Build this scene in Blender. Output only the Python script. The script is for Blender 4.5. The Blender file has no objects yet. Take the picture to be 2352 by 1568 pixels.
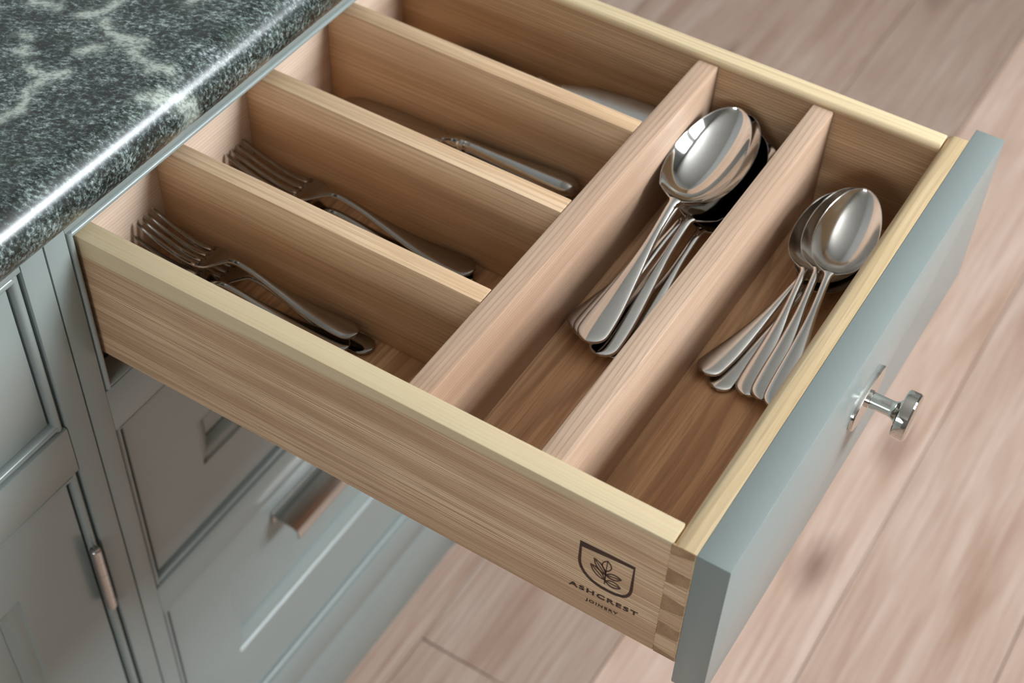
import bpy, bmesh, math, random
import numpy as np
from mathutils import Matrix, Vector, Euler

# ------------------------------------------------------------------ camera, world, lights, exposure
scene = bpy.context.scene
C = scene.collection
cam_d = bpy.data.cameras.new('camera')
cam = bpy.data.objects.new('camera', cam_d)
C.objects.link(cam)
scene.camera = cam
cam.matrix_world = Matrix(((0.84763, -0.40940, 0.33751, 0.58819),
                           (0.52980, 0.61844, -0.58038, -0.45731),
                           (0.02887, 0.67076, 0.74111, 0.68175),
                           (0, 0, 0, 1)))
cam_d.sensor_width = 36.0
cam_d.lens = 3510.14 / 2352 * 36
cam_d.clip_start = 0.02
cam_d.dof.use_dof = True
cam_d.dof.focus_distance = 0.95
cam_d.dof.aperture_fstop = 7.0

scene.view_settings.view_transform = 'Standard'
scene.view_settings.look = 'None'
scene.view_settings.gamma = 1.0
scene.view_settings.use_curve_mapping = False
scene.view_settings.exposure = -0.10
scene.cycles.use_denoising = True
scene.cycles.max_bounces = 6
scene.cycles.diffuse_bounces = 4
scene.cycles.glossy_bounces = 5
scene.cycles.adaptive_threshold = 0.035

FLOOR_Z = -0.872
CEIL_Z = 1.95
ROOM = (-0.64, 2.3, -3.6, 3.4)          # x0 x1 y0 y1
WINS = ((0.48, 1.13, 0.72, 1.72), (1.25, 1.90, 0.72, 1.72))   # window openings in the front wall: y0 y1 z0 z1

world = bpy.data.worlds.new('sky')
scene.world = world
world.use_nodes = True
bg = world.node_tree.nodes['Background']
bg.inputs['Color'].default_value = (0.82, 0.90, 1.0, 1)
bg.inputs['Strength'].default_value = 2.0


def area_light(name, loc, rot, sx, sy, power, color):
    d = bpy.data.lights.new(name, 'AREA')
    d.shape = 'RECTANGLE'
    d.size = sx
    d.size_y = sy
    d.energy = power
    d.color = color
    o = bpy.data.objects.new(name, d)
    C.objects.link(o)
    o.location = loc
    o.rotation_euler = rot
    return o


# daylight entering through the two windows in the wall that faces the cabinets
for w_, pw_ in zip(WINS, (142, 78)):
    area_light('window_daylight', (ROOM[1] + 0.04, (w_[0] + w_[1]) / 2, (w_[2] + w_[3]) / 2),
               (0, math.radians(90), 0), w_[3] - w_[2], w_[1] - w_[0], pw_, (0.90, 0.95, 1.0))

# weaker fill lamp at an added, unseen window in the left-hand wall
FILL_WIN = (0.2, 1.6, 0.45, 1.78)             # x0 x1 z0 z1
area_light('window_daylight', ((FILL_WIN[0] + FILL_WIN[1]) / 2, ROOM[2] - 0.03, (FILL_WIN[2] + FILL_WIN[3]) / 2),
           (math.radians(90), 0, 0), FILL_WIN[1] - FILL_WIN[0], FILL_WIN[3] - FILL_WIN[2], 44, (0.97, 0.98, 1.0))

# ------------------------------------------------------------------ helpers
def lin(r, g, b, a=1.0):
    f = lambda c: (c / 255 / 12.92) if c / 255 <= 0.04045 else ((c / 255 + 0.055) / 1.055) ** 2.4
    return (f(r), f(g), f(b), a)


def tag(o, label=None, cat=None, group=None, kind=None):
    if label: o['label'] = label
    if cat: o['category'] = cat
    if group: o['group'] = group
    if kind: o['kind'] = kind
    return o


def empty(name, loc=(0, 0, 0), rot=(0, 0, 0), parent=None):
    o = bpy.data.objects.new(name, None)
    o.empty_display_size = 0.02
    C.objects.link(o)
    o.location = loc
    o.rotation_euler = rot
    o.parent = parent
    return o


def root_loc(o):
    v = Vector((0, 0, 0))
    while o is not None:
        v += Vector(o.location)
        o = o.parent
    return v


def link_mesh(name, me, mat, parent=None, smooth=False):
    if mat is not None and not me.materials:
        me.materials.append(mat)
    if smooth:
        me.polygons.foreach_set('use_smooth', [True] * len(me.polygons))
    o = bpy.data.objects.new(name, me)
    C.objects.link(o)
    o.parent = parent
    return o


def mesh_from(name, verts, faces):
    me = bpy.data.meshes.new(name)
    me.from_pydata([tuple(map(float, v)) for v in verts], [], [tuple(map(int, f)) for f in faces])
    me.validate()
    me.update()
    return me


def bm_obj(name, bm, mat, parent=None, smooth_angle=None, off=None):
    """bmesh in world coordinates -> object below parent"""
    o = off if off is not None else (root_loc(parent) if parent else Vector((0, 0, 0)))
    bmesh.ops.translate(bm, verts=bm.verts, vec=-Vector(o))
    bmesh.ops.recalc_face_normals(bm, faces=bm.faces)
    me = bpy.data.meshes.new(name)
    bm.to_mesh(me)
    bm.free()
    if smooth_angle:
        me.polygons.foreach_set('use_smooth', [True] * len(me.polygons))
        me.set_sharp_from_angle(angle=math.radians(smooth_angle))
    return link_mesh(name, me, mat, parent)


def add_box(bm, x0, x1, y0, y1, z0, z1):
    vs = [bm.verts.new((x, y, z)) for x in (x0, x1) for y in (y0, y1) for z in (z0, z1)]
    for f in ((0, 1, 3, 2), (4, 6, 7, 5), (0, 4, 5, 1), (2, 3, 7, 6), (0, 2, 6, 4), (1, 5, 7, 3)):
        bm.faces.new([vs[i] for i in f])
    return vs


def box(name, x0, x1, y0, y1, z0, z1, mat, parent=None, bev=0.0, seg=2, edges=None, bev2=None):
    """box, bevelled on all edges (bev) or only on edges for which edges(mid, dir) is true"""
    bm = bmesh.new()
    add_box(bm, x0, x1, y0, y1, z0, z1)
    if edges is not None and bev2:
        es = [e for e in bm.edges if edges((e.verts[0].co + e.verts[1].co) / 2, (e.verts[1].co - e.verts[0].co).normalized())]
        bmesh.ops.bevel(bm, geom=es, offset=bev2, segments=6, profile=0.5, affect='EDGES')
    if bev > 0:
        bmesh.ops.recalc_face_normals(bm, faces=bm.faces)
        es = [e for e in bm.edges if len(e.link_faces) == 2 and e.calc_face_angle(0) > 0.9]
        bmesh.ops.bevel(bm, geom=es, offset=bev, segments=seg, profile=0.5, affect='EDGES')
    return bm_obj(name, bm, mat, parent, smooth_angle=40 if (bev or bev2) else None)


# ------------------------------------------------------------------ materials
def new_mat(name):
    m = bpy.data.materials.new(name)
    m.use_nodes = True
    nt = m.node_tree
    return m, nt, nt.nodes['Principled BSDF']


def N(nt, typ, **kw):
    n = nt.nodes.new(typ)
    for k, v in kw.items():
        setattr(n, k, v)
    return n


def ramp(nt, stops, src=None, interp='LINEAR'):
    n = nt.nodes.new('ShaderNodeValToRGB')
    cr = n.color_ramp
    cr.interpolation = interp
    while len(cr.elements) < len(stops):
        cr.elements.new(0.5)
    for e, (p, c) in zip(cr.elements, stops):
        e.position = p
        e.color = c if not isinstance(c, (int, float)) else (c, c, c, 1)
    if src is not None:
        nt.links.new(src, n.inputs['Fac'])
    return n


def mixc(nt, fac, a, b, mode='MIX'):
    n = nt.nodes.new('ShaderNodeMix')
    n.data_type = 'RGBA'
    n.blend_type = mode
    for i, v in ((0, fac), (6, a), (7, b)):
        if hasattr(v, 'links') or hasattr(v, 'is_linked'):
            nt.links.new(v, n.inputs[i])
        else:
            n.inputs[i].default_value = v
    return n.outputs[2]


def math_n(nt, op, a, b=None, c=None):
    n = nt.nodes.new('ShaderNodeMath')
    n.operation = op
    for i, v in enumerate((a, b, c)):
        if v is None: continue
        if hasattr(v, 'is_linked'):
            nt.links.new(v, n.inputs[i])
        else:
            n.inputs[i].default_value = v
    return n.outputs[0]


def noise(nt, vec, scale=1.0, detail=4.0, rough=0.55, dist=0.0):
    n = N(nt, 'ShaderNodeTexNoise')
    n.inputs['Scale'].default_value = scale
    n.inputs['Detail'].default_value = detail
    n.inputs['Roughness'].default_value = rough
    n.inputs['Distortion'].default_value = dist
    nt.links.new(vec, n.inputs['Vector'])
    return n.outputs['Fac']


def vscale(nt, vec, s):
    n = N(nt, 'ShaderNodeVectorMath', operation='MULTIPLY')
    nt.links.new(vec, n.inputs[0])
    n.inputs[1].default_value = s
    return n.outputs[0]


def wood(name, axis, light, mid, dark, line_freq=420.0, line_amt=0.6, broad=26.0, rough=0.42, ring=0.5,
         warp=1.0, bump=0.12, spread=10.0, sap=None, ring_freq=85.0, deep=0.62):
    """straight-grained timber: growth-ring bands, fine pores and slow tone drift along `axis`"""
    m, nt, p = new_mat(name)
    tc = N(nt, 'ShaderNodeTexCoord')
    oi = N(nt, 'ShaderNodeObjectInfo')
    off = N(nt, 'ShaderNodeVectorMath', operation='MULTIPLY_ADD')
    comb = N(nt, 'ShaderNodeCombineXYZ')
    for i in range(3):
        nt.links.new(oi.outputs['Random'], comb.inputs[i])
    nt.links.new(comb.outputs[0], off.inputs[0])
    off.inputs[1].default_value = (spread * 0.37, spread * 0.61, spread * 0.83)
    nt.links.new(tc.outputs['Object'], off.inputs[2])
    v = off.outputs[0]
    def st(a, c):
        s = [c, c, c]
        s[axis] = a
        return vscale(nt, v, s)
    # growth rings: distance across the grain, bent by a slow warp along it
    sep = N(nt, 'ShaderNodeSeparateXYZ')
    nt.links.new(v, sep.inputs[0])
    others = [i for i in range(3) if i != axis]
    cross = math_n(nt, 'ADD', math_n(nt, 'MULTIPLY', sep.outputs[others[0]], 0.75), math_n(nt, 'MULTIPLY', sep.outputs[others[1]], 1.0))
    w = noise(nt, st(3.2, 14.0), 1.0, 2.0, 0.5)
    w2 = noise(nt, st(1.1, 4.0), 1.0, 1.0, 0.5)
    rr = math_n(nt, 'ADD', math_n(nt, 'MULTIPLY', cross, ring_freq), math_n(nt, 'ADD', math_n(nt, 'MULTIPLY', w, 2.6 * warp), math_n(nt, 'MULTIPLY', w2, 5.0 * warp)))
    fr = math_n(nt, 'FRACT', rr)
    ringm = ramp(nt, [(0.0, 0.0), (0.55, 0.12), (0.86, 1.0), (0.93, 0.75), (1.0, 0.0)], fr).outputs[0]
    b = noise(nt, st(1.6, broad), 1.0, 3.0, 0.55)
    base = ramp(nt, [(0.28, dark), (0.5, mid), (0.72, light)], b).outputs[0]
    fine = noise(nt, st(7.0, line_freq), 1.0, 3.0, 0.6)
    fl = ramp(nt, [(0.43, 1.0), (0.53, 0.0)], fine).outputs[0]
    pores = noise(nt, st(22.0, line_freq * 2.6), 1.0, 1.0, 0.5)
    pm = ramp(nt, [(0.30, 1.0), (0.40, 0.0)], pores).outputs[0]
    dk = tuple(deep * c for c in dark[:3]) + (1,)
    c1 = mixc(nt, math_n(nt, 'MULTIPLY', ringm, ring), base, dk)
    c2 = mixc(nt, math_n(nt, 'MULTIPLY', fl, line_amt * 0.55), c1, dark)
    c3 = mixc(nt, math_n(nt, 'MULTIPLY', pm, line_amt * 0.40), c2, dk)
    if sap:
        # pale sapwood along the top edge of the board
        co, z0, slope = sap
        s2 = N(nt, 'ShaderNodeSeparateXYZ')
        nt.links.new(tc.outputs['Object'], s2.inputs[0])
        wob = noise(nt, vscale(nt, tc.outputs['Object'], (5, 30, 30)), 1.0, 2.0, 0.5)
        k = math_n(nt, 'ADD', s2.outputs[2], math_n(nt, 'MULTIPLY', s2.outputs[0], slope))
        k = math_n(nt, 'ADD', k, math_n(nt, 'MULTIPLY', wob, 0.010))
        k = math_n(nt, 'MULTIPLY', math_n(nt, 'SUBTRACT', k, z0), 320.0)
        kn = nt.nodes[-1]
        kc = N(nt, 'ShaderNodeClamp')
        nt.links.new(k, kc.inputs['Value'])
        sapc = mixc(nt, math_n(nt, 'ADD', math_n(nt, 'MULTIPLY', fl, 0.30), math_n(nt, 'MULTIPLY', ringm, 0.25)), co, mixc(nt, 0.5, mid, dark))
        c3 = mixc(nt, kc.outputs[0], c3, sapc)
    nt.links.new(c3, p.inputs['Base Color'])
    p.inputs['Roughness'].default_value = rough
    p.inputs['Specular IOR Level'].default_value = 0.35
    bp = N(nt, 'ShaderNodeBump')
    bp.inputs['Strength'].default_value = bump
    bp.inputs['Distance'].default_value = 0.0006
    inv = math_n(nt, 'SUBTRACT', 1.0, math_n(nt, 'ADD', math_n(nt, 'MULTIPLY', fl, 0.5), pm))
    nt.links.new(inv, bp.inputs['Height'])
    nt.links.new(bp.outputs[0], p.inputs['Normal'])
    return m


def paint(name, col, rough=0.38):
    m, nt, p = new_mat(name)
    tc = N(nt, 'ShaderNodeTexCoord')
    n1 = noise(nt, tc.outputs['Object'], 9.0, 3.0, 0.5)
    c = mixc(nt, n1, tuple(0.96 * x for x in col[:3]) + (1,), tuple(1.04 * x for x in col[:3]) + (1,))
    nt.links.new(c, p.inputs['Base Color'])
    p.inputs['Roughness'].default_value = rough
    p.inputs['Specular IOR Level'].default_value = 0.62
    n2 = noise(nt, vscale(nt, tc.outputs['Object'], (700, 500, 500)), 1.0, 2.0, 0.5)
    bp = N(nt, 'ShaderNodeBump')
    bp.inputs['Strength'].default_value = 0.04
    bp.inputs['Distance'].default_value = 0.0003
    nt.links.new(n2, bp.inputs['Height'])
    nt.links.new(bp.outputs[0], p.inputs['Normal'])
    return m


def metal(name, col, rough, spots=0.10):
    m, nt, p = new_mat(name)
    p.inputs['Metallic'].default_value = 1.0
    tc = N(nt, 'ShaderNodeTexCoord')
    n1 = noise(nt, tc.outputs['Object'], 140.0, 4.0, 0.6)
    c = mixc(nt, n1, tuple((1 - spots) * x for x in col[:3]) + (1,), col)
    nt.links.new(c, p.inputs['Base Color'])
    r = ramp(nt, [(0.3, rough * (1 - 2.5 * spots)), (0.75, rough * (1 + 3.5 * spots))], n1)
    nt.links.new(r.outputs[0], p.inputs['Roughness'])
    return m


ash_x = wood('ash_along_depth', 0, lin(232, 203, 169), lin(218, 185, 148), lin(182, 146, 112), line_freq=520, line_amt=0.7, ring=0.27, broad=30, ring_freq=230, warp=1.1)
ash_side = wood('ash_side_board', 0, lin(240, 215, 181), lin(228, 197, 160), lin(180, 143, 109), line_freq=820, line_amt=1.5, ring=0.50, broad=34, deep=0.55,
                sap=(lin(212, 195, 158), 0.1040, -0.030), ring_freq=480, warp=1.6)
ash_far = wood('ash_far_board', 0, lin(214, 184, 148), lin(198, 165, 128), lin(160, 126, 94), line_freq=760, line_amt=0.95, ring=0.6, broad=40,
               sap=(lin(228, 208, 168), 0.1085, 0.0), ring_freq=380, warp=0.6)
ash_y = wood('ash_along_width', 1, lin(216, 190, 167), lin(204, 174, 149), lin(176, 143, 118), line_freq=420, line_amt=0.6, ring=0.42, broad=24, ring_freq=340, warp=1.6)
ash_front = wood('ash_front_board', 1, lin(228, 210, 178), lin(216, 194, 156), lin(194, 164, 122), line_freq=240, line_amt=0.6, ring=0.32, broad=60, ring_freq=200, warp=1.6)
ash_back = wood('ash_back_board', 1, lin(224, 204, 184), lin(214, 192, 172), lin(190, 164, 142), line_freq=300, line_amt=0.45, ring=0.40, broad=24, ring_freq=330, warp=0.4)
oak_bottom = wood('oak_drawer_bottom', 1, lin(234, 196, 156), lin(220, 177, 134), lin(176, 131, 94), line_freq=360, line_amt=0.9, ring=0.45, broad=44, ring_freq=90, warp=2.0)
end_grain = wood('end_grain', 1, lin(196, 164, 126), lin(176, 142, 108), lin(142, 112, 82), line_freq=900, line_amt=0.6, ring=0.8, broad=80, ring_freq=520, warp=0.4)
sage = paint('sage_grey_paint', lin(138, 148, 145), 0.24)
sage_in = paint('carcass_paint', lin(110, 116, 110), 0.5)
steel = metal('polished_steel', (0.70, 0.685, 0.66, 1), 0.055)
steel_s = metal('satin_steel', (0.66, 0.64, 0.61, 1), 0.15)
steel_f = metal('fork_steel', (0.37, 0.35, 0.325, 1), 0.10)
nickel = metal('polished_nickel', (0.74, 0.72, 0.67, 1), 0.05, 0.02)
nickel_b = metal('brushed_nickel', (0.50, 0.485, 0.46, 1), 0.20, 0.01)
ink, nt_, p_ = new_mat('burnt_brown_brand')
tc_ = N(nt_, 'ShaderNodeTexCoord')
nn_ = noise(nt_, vscale(nt_, tc_.outputs['Object'], (60, 900, 1500)), 1.0, 2.0, 0.5)
nt_.links.new(ramp(nt_, [(0.35, lin(44, 24, 20)), (0.75, lin(92, 62, 46))], nn_).outputs[0], p_.inputs['Base Color'])
p_.inputs['Roughness'].default_value = 0.6
plaster = paint('wall_plaster', lin(140, 141, 139), 0.7)
side_wall = paint('side_wall_paint', lin(150, 150, 147), 0.6)
ceil_white = paint('ceiling_white', lin(176, 175, 170), 0.8)
white_paint = paint('white_gloss_paint', lin(240, 240, 236), 0.3)

# granite
granite, nt_, p_ = new_mat('green_granite')
tc_ = N(nt_, 'ShaderNodeTexCoord')
mp = N(nt_, 'ShaderNodeMapping')
mp.inputs['Rotation'].default_value = (0, 0, math.radians(-24))
nt_.links.new(tc_.outputs['Object'], mp.inputs['Vector'])
gv = mp.outputs[0]
g1 = noise(nt_, vscale(nt_, gv, (270, 430, 350)), 1.0, 5.0, 0.68, 0.25)
g2 = noise(nt_, vscale(nt_, gv, (30, 44, 36)), 1.0, 4.0, 0.6)
g3 = noise(nt_, vscale(nt_, gv, (900, 1300, 1100)), 1.0, 3.0, 0.65)
gs = math_n(nt_, 'ADD', math_n(nt_, 'MULTIPLY', g1, 0.66), math_n(nt_, 'ADD', math_n(nt_, 'MULTIPLY', g2, 0.22), math_n(nt_, 'MULTIPLY', g3, 0.20)))
gcol = ramp(nt_, [(0.43, lin(8, 13, 12)), (0.515, lin(30, 41, 37)), (0.585, lin(86, 100, 98)), (0.69, lin(170, 182, 180))], gs).outputs[0]
# pale branching veins: distance to a few bent lines in the slab, broken up by noise
VEINS = [[(-0.0845, 0.1145), (-0.0795, 0.1219), (-0.0761, 0.1282), (-0.0755, 0.1377), (-0.079, 0.150)],
         [(-0.0689, 0.1173), (-0.058, 0.1109), (-0.0487, 0.1077), (-0.0384, 0.1089), (-0.025, 0.1009), (-0.0119, 0.0959), (0.0012, 0.1021)],
         [(-0.0487, 0.1077), (-0.0331, 0.1144)], [(-0.1014, 0.0756), (-0.096, 0.0754)], [(-0.0911, 0.0636), (-0.085, 0.064)],
         [(-0.0737, 0.0549), (-0.0601, 0.0513), (-0.0585, 0.0417), (-0.0553, 0.0331), (-0.0499, 0.021), (-0.0528, 0.0062), (-0.066, -0.03)],
         [(-0.0589, 0.0513), (-0.0515, 0.0609)], [(-0.0582, 0.0859), (-0.0512, 0.0964)], [(-0.1214, 0.1073), (-0.1059, 0.1119)],
         [(0.0028, 0.0706), (0.0081, 0.0813), (0.0138, 0.0888), (0.0207, 0.1007)], [(-0.0359, 0.1637), (-0.0327, 0.1721)]]
nz_ = N(nt_, 'ShaderNodeTexNoise')
nz_.inputs['Scale'].default_value = 75.0
nz_.inputs['Detail'].default_value = 4.0
nt_.links.new(tc_.outputs['Object'], nz_.inputs['Vector'])
wp_ = N(nt_, 'ShaderNodeVectorMath', operation='MULTIPLY_ADD')
ce_ = N(nt_, 'ShaderNodeVectorMath', operation='SUBTRACT')
nt_.links.new(nz_.outputs['Color'], ce_.inputs[0])
ce_.inputs[1].default_value = (0.5, 0.5, 0.5)
nt_.links.new(ce_.outputs[0], wp_.inputs[0])
wp_.inputs[1].default_value = (0.016, 0.016, 0.0)
nt_.links.new(tc_.outputs['Object'], wp_.inputs[2])
flat_ = vscale(nt_, wp_.outputs[0], (1, 1, 0))
vd = None
for line_ in VEINS:
    for (ax_, ay_), (bx_, by_) in zip(line_[:-1], line_[1:]):
        a_, b2_ = Vector((ax_, ay_, 0)), Vector((bx_, by_, 0))
        sb_ = N(nt_, 'ShaderNodeVectorMath', operation='SUBTRACT')
        nt_.links.new(flat_, sb_.inputs[0]); sb_.inputs[1].default_value = a_
        dt_ = N(nt_, 'ShaderNodeVectorMath', operation='DOT_PRODUCT')
        nt_.links.new(sb_.outputs[0], dt_.inputs[0]); dt_.inputs[1].default_value = (b2_ - a_) / (b2_ - a_).length_squared
        cl_ = N(nt_, 'ShaderNodeClamp')
        nt_.links.new(dt_.outputs['Value'], cl_.inputs['Value'])
        sc_ = N(nt_, 'ShaderNodeVectorMath', operation='SCALE')
        sc_.inputs[0].default_value = b2_ - a_
        nt_.links.new(cl_.outputs[0], sc_.inputs['Scale'])
        ds_ = N(nt_, 'ShaderNodeVectorMath', operation='DISTANCE')
        nt_.links.new(sb_.outputs[0], ds_.inputs[0]); nt_.links.new(sc_.outputs[0], ds_.inputs[1])
        vd = ds_.outputs['Value'] if vd is None else math_n(nt_, 'MINIMUM', vd, ds_.outputs['Value'])
vm = ramp(nt_, [(0.0, 1.0), (0.20, 0.85), (0.48, 0.22), (0.9, 0.0)], math_n(nt_, 'MULTIPLY', vd, 105.0)).outputs[0]
vspk = ramp(nt_, [(0.40, 0.45), (0.54, 1.0)], g1).outputs[0]
gcol = mixc(nt_, math_n(nt_, 'MULTIPLY', math_n(nt_, 'MULTIPLY', vm, vspk), 0.92), gcol, lin(182, 192, 180))
grn = ramp(nt_, [(0.58, 0.0), (0.72, 0.55)], noise(nt_, gv, 46.0, 3.0, 0.6)).outputs[0]
gcol = mixc(nt_, math_n(nt_, 'MULTIPLY', grn, ramp(nt_, [(0.55, 0.2), (0.7, 1.0)], gs).outputs[0]), gcol, lin(86, 110, 66))
nt_.links.new(gcol, p_.inputs['Base Color'])
p_.inputs['Roughness'].default_value = 0.30
p_.inputs['Coat Weight'].default_value = 0.65
p_.inputs['Coat Roughness'].default_value = 0.22
p_.inputs['Specular IOR Level'].default_value = 0.55
bp_ = N(nt_, 'ShaderNodeBump')
bp_.inputs['Strength'].default_value = 0.06
bp_.inputs['Distance'].default_value = 0.0008
nt_.links.new(g1, bp_.inputs['Height'])
nt_.links.new(bp_.outputs[0], p_.inputs['Normal'])

# floor planks: pinkish oak with knots and dark streaks
plankm, nt_, p_ = new_mat('pale_oak_plank')
tc_ = N(nt_, 'ShaderNodeTexCoord')
oi_ = N(nt_, 'ShaderNodeObjectInfo')
cb_ = N(nt_, 'ShaderNodeCombineXYZ')
nt_.links.new(oi_.outputs['Random'], cb_.inputs[0])
nt_.links.new(oi_.outputs['Random'], cb_.inputs[1])
ma_ = N(nt_, 'ShaderNodeVectorMath', operation='MULTIPLY_ADD')
nt_.links.new(cb_.outputs[0], ma_.inputs[0])
ma_.inputs[1].default_value = (31, 47, 0)
nt_.links.new(tc_.outputs['Object'], ma_.inputs[2])
pv = ma_.outputs[0]
w_ = noise(nt_, vscale(nt_, pv, (9, 1.6, 1)), 1.0, 2.0, 0.5, 0.4)
b_ = noise(nt_, vscale(nt_, pv, (26, 2.2, 1)), 1.0, 4.0, 0.6, 0.6)
pcol = ramp(nt_, [(0.25, lin(182, 148, 128)), (0.48, lin(211, 183, 165)), (0.75, lin(224, 202, 187))], b_).outputs[0]
fb_ = noise(nt_, vscale(nt_, pv, (160, 5, 1)), 1.0, 3.0, 0.6)
pcol = mixc(nt_, ramp(nt_, [(0.35, 0.45), (0.6, 0.0)], fb_).outputs[0], pcol, lin(170, 130, 108))
vo_ = N(nt_, 'ShaderNodeTexVoronoi')
vo_.inputs['Scale'].default_value = 1.0
nt_.links.new(vscale(nt_, pv, (7.5, 3.2, 1)), vo_.inputs['Vector'])
kd_ = math_n(nt_, 'ADD', vo_.outputs['Distance'], math_n(nt_, 'MULTIPLY', math_n(nt_, 'SUBTRACT', b_, 0.5), 0.25))
kn_ = ramp(nt_, [(0.03, 0.7), (0.10, 0.4), (0.22, 0.0)], kd_).outputs[0]
pcol = mixc(nt_, kn_, pcol, lin(110, 76, 66))
st_ = ramp(nt_, [(0.62, 0.0), (0.78, 0.55)], w_).outputs[0]
pcol = mixc(nt_, st_, pcol, lin(166, 130, 118))
tone_ = N(nt_, 'ShaderNodeHueSaturation')
nt_.links.new(pcol, tone_.inputs['Color'])
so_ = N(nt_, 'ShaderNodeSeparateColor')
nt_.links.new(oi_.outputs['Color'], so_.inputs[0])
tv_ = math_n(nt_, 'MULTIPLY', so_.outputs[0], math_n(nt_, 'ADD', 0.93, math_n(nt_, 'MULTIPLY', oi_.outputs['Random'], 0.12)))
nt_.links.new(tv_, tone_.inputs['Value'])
nt_.links.new(tone_.outputs[0], p_.inputs['Base Color'])
p_.inputs['Roughness'].default_value = 0.42
p_.inputs['Specular IOR Level'].default_value = 0.4

# glass
glass, nt_, p_ = new_mat('window_glass')
for n_ in list(nt_.nodes):
    if n_.type != 'OUTPUT_MATERIAL':
        nt_.nodes.remove(n_)
tr_ = N(nt_, 'ShaderNodeBsdfTransparent')
gl_ = N(nt_, 'ShaderNodeBsdfGlossy')
gl_.inputs['Roughness'].default_value = 0.02
mx_ = N(nt_, 'ShaderNodeMixShader')
mx_.inputs[0].default_value = 0.06
nt_.links.new(tr_.outputs[0], mx_.inputs[1])
nt_.links.new(gl_.outputs[0], mx_.inputs[2])
nt_.links.new(mx_.outputs[0], nt_.nodes['Material Output'].inputs['Surface'])

# ------------------------------------------------------------------ room shell
X0, X1, Y0, Y1 = ROOM
def struct(o):
    o['kind'] = 'structure'
    return o
struct(box('wall_back', X0 - 0.1, X0, Y0 - 0.1, Y1 + 0.1, FLOOR_Z, CEIL_Z, plaster))
bm = bmesh.new()
add_box(bm, X0, FILL_WIN[0], Y0 - 0.1, Y0, FLOOR_Z, CEIL_Z)
add_box(bm, FILL_WIN[1], X1, Y0 - 0.1, Y0, FLOOR_Z, CEIL_Z)
add_box(bm, FILL_WIN[0], FILL_WIN[1], Y0 - 0.1, Y0, FLOOR_Z, FILL_WIN[2])
add_box(bm, FILL_WIN[0], FILL_WIN[1], Y0 - 0.1, Y0, FILL_WIN[3], CEIL_Z)
struct(bm_obj('wall_left', bm, side_wall))
win = struct(empty('window_3', ((FILL_WIN[0] + FILL_WIN[1]) / 2, Y0, FILL_WIN[2])))  # unseen window, added to carry the fill light for left-facing faces
xm = (FILL_WIN[0] + FILL_WIN[1]) / 2
for x in (FILL_WIN[0] + 0.022, xm, FILL_WIN[1] - 0.022):
    box('window_stile', x - 0.022, x + 0.022, Y0 - 0.025, Y0 + 0.005, FILL_WIN[2], FILL_WIN[3], white_paint, win)
for z in (FILL_WIN[2] + 0.022, FILL_WIN[3] - 0.022):
    for a, b in ((FILL_WIN[0] + 0.044, xm - 0.022), (xm + 0.022, FILL_WIN[1] - 0.044)):
        box('window_rail', a, b, Y0 - 0.023, Y0 + 0.003, z - 0.022, z + 0.022, white_paint, win)
struct(box('wall_right', X0, X1, Y1, Y1 + 0.1, FLOOR_Z, CEIL_Z, plaster))
struct(box('ceiling', X0 - 0.1, X1 + 0.12, Y0 - 0.1, Y1 + 0.1, CEIL_Z, CEIL_Z + 0.1, ceil_white))
bm = bmesh.new()
WZ0, WZ1 = WINS[0][2], WINS[0][3]
ye = [Y0 - 0.1] + [y for w_ in WINS for y in w_[:2]] + [Y1 + 0.1]
for a, b in zip(ye[0::2], ye[1::2]):
    add_box(bm, X1, X1 + 0.12, a, b, WZ0, WZ1)
add_box(bm, X1, X1 + 0.12, Y0 - 0.1, Y1 + 0.1, FLOOR_Z, WZ0)
add_box(bm, X1, X1 + 0.12, Y0 - 0.1, Y1 + 0.1, WZ1, CEIL_Z)
struct(bm_obj('wall_front', bm, plaster))
for k, w_ in enumerate(WINS):
    ym = (w_[0] + w_[1]) / 2
    win = struct(empty('window_%d' % (k + 1), (X1, ym, WZ0)))
    for y in (w_[0] + 0.022, ym, w_[1] - 0.022):
        box('window_stile', X1 - 0.005, X1 + 0.03, y - 0.022, y + 0.022, WZ0, WZ1, white_paint, win)
    for z in (WZ0 + 0.025, (WZ0 + WZ1) / 2, WZ1 - 0.025):
        for a, b in ((w_[0] + 0.044, ym - 0.022), (ym + 0.022, w_[1] - 0.044)):
            box('window_rail', X1 - 0.003, X1 + 0.028, a, b, z - 0.018, z + 0.018, white_paint, win)
    for a, b in ((w_[0] + 0.044, ym - 0.022), (ym + 0.022, w_[1] - 0.044)):
        for za, zb in ((WZ0 + 0.043, (WZ0 + WZ1) / 2 - 0.018), ((WZ0 + WZ1) / 2 + 0.018, WZ1 - 0.043)):
            box('pane', X1 + 0.012, X1 + 0.016, a, b, za, zb, glass, win)
    box('window_sill', X1 - 0.12, X1 - 0.006, w_[0] - 0.05, w_[1] + 0.05, WZ0 - 0.045, WZ0 - 0.005, white_paint, win, bev=0.004)

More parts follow.
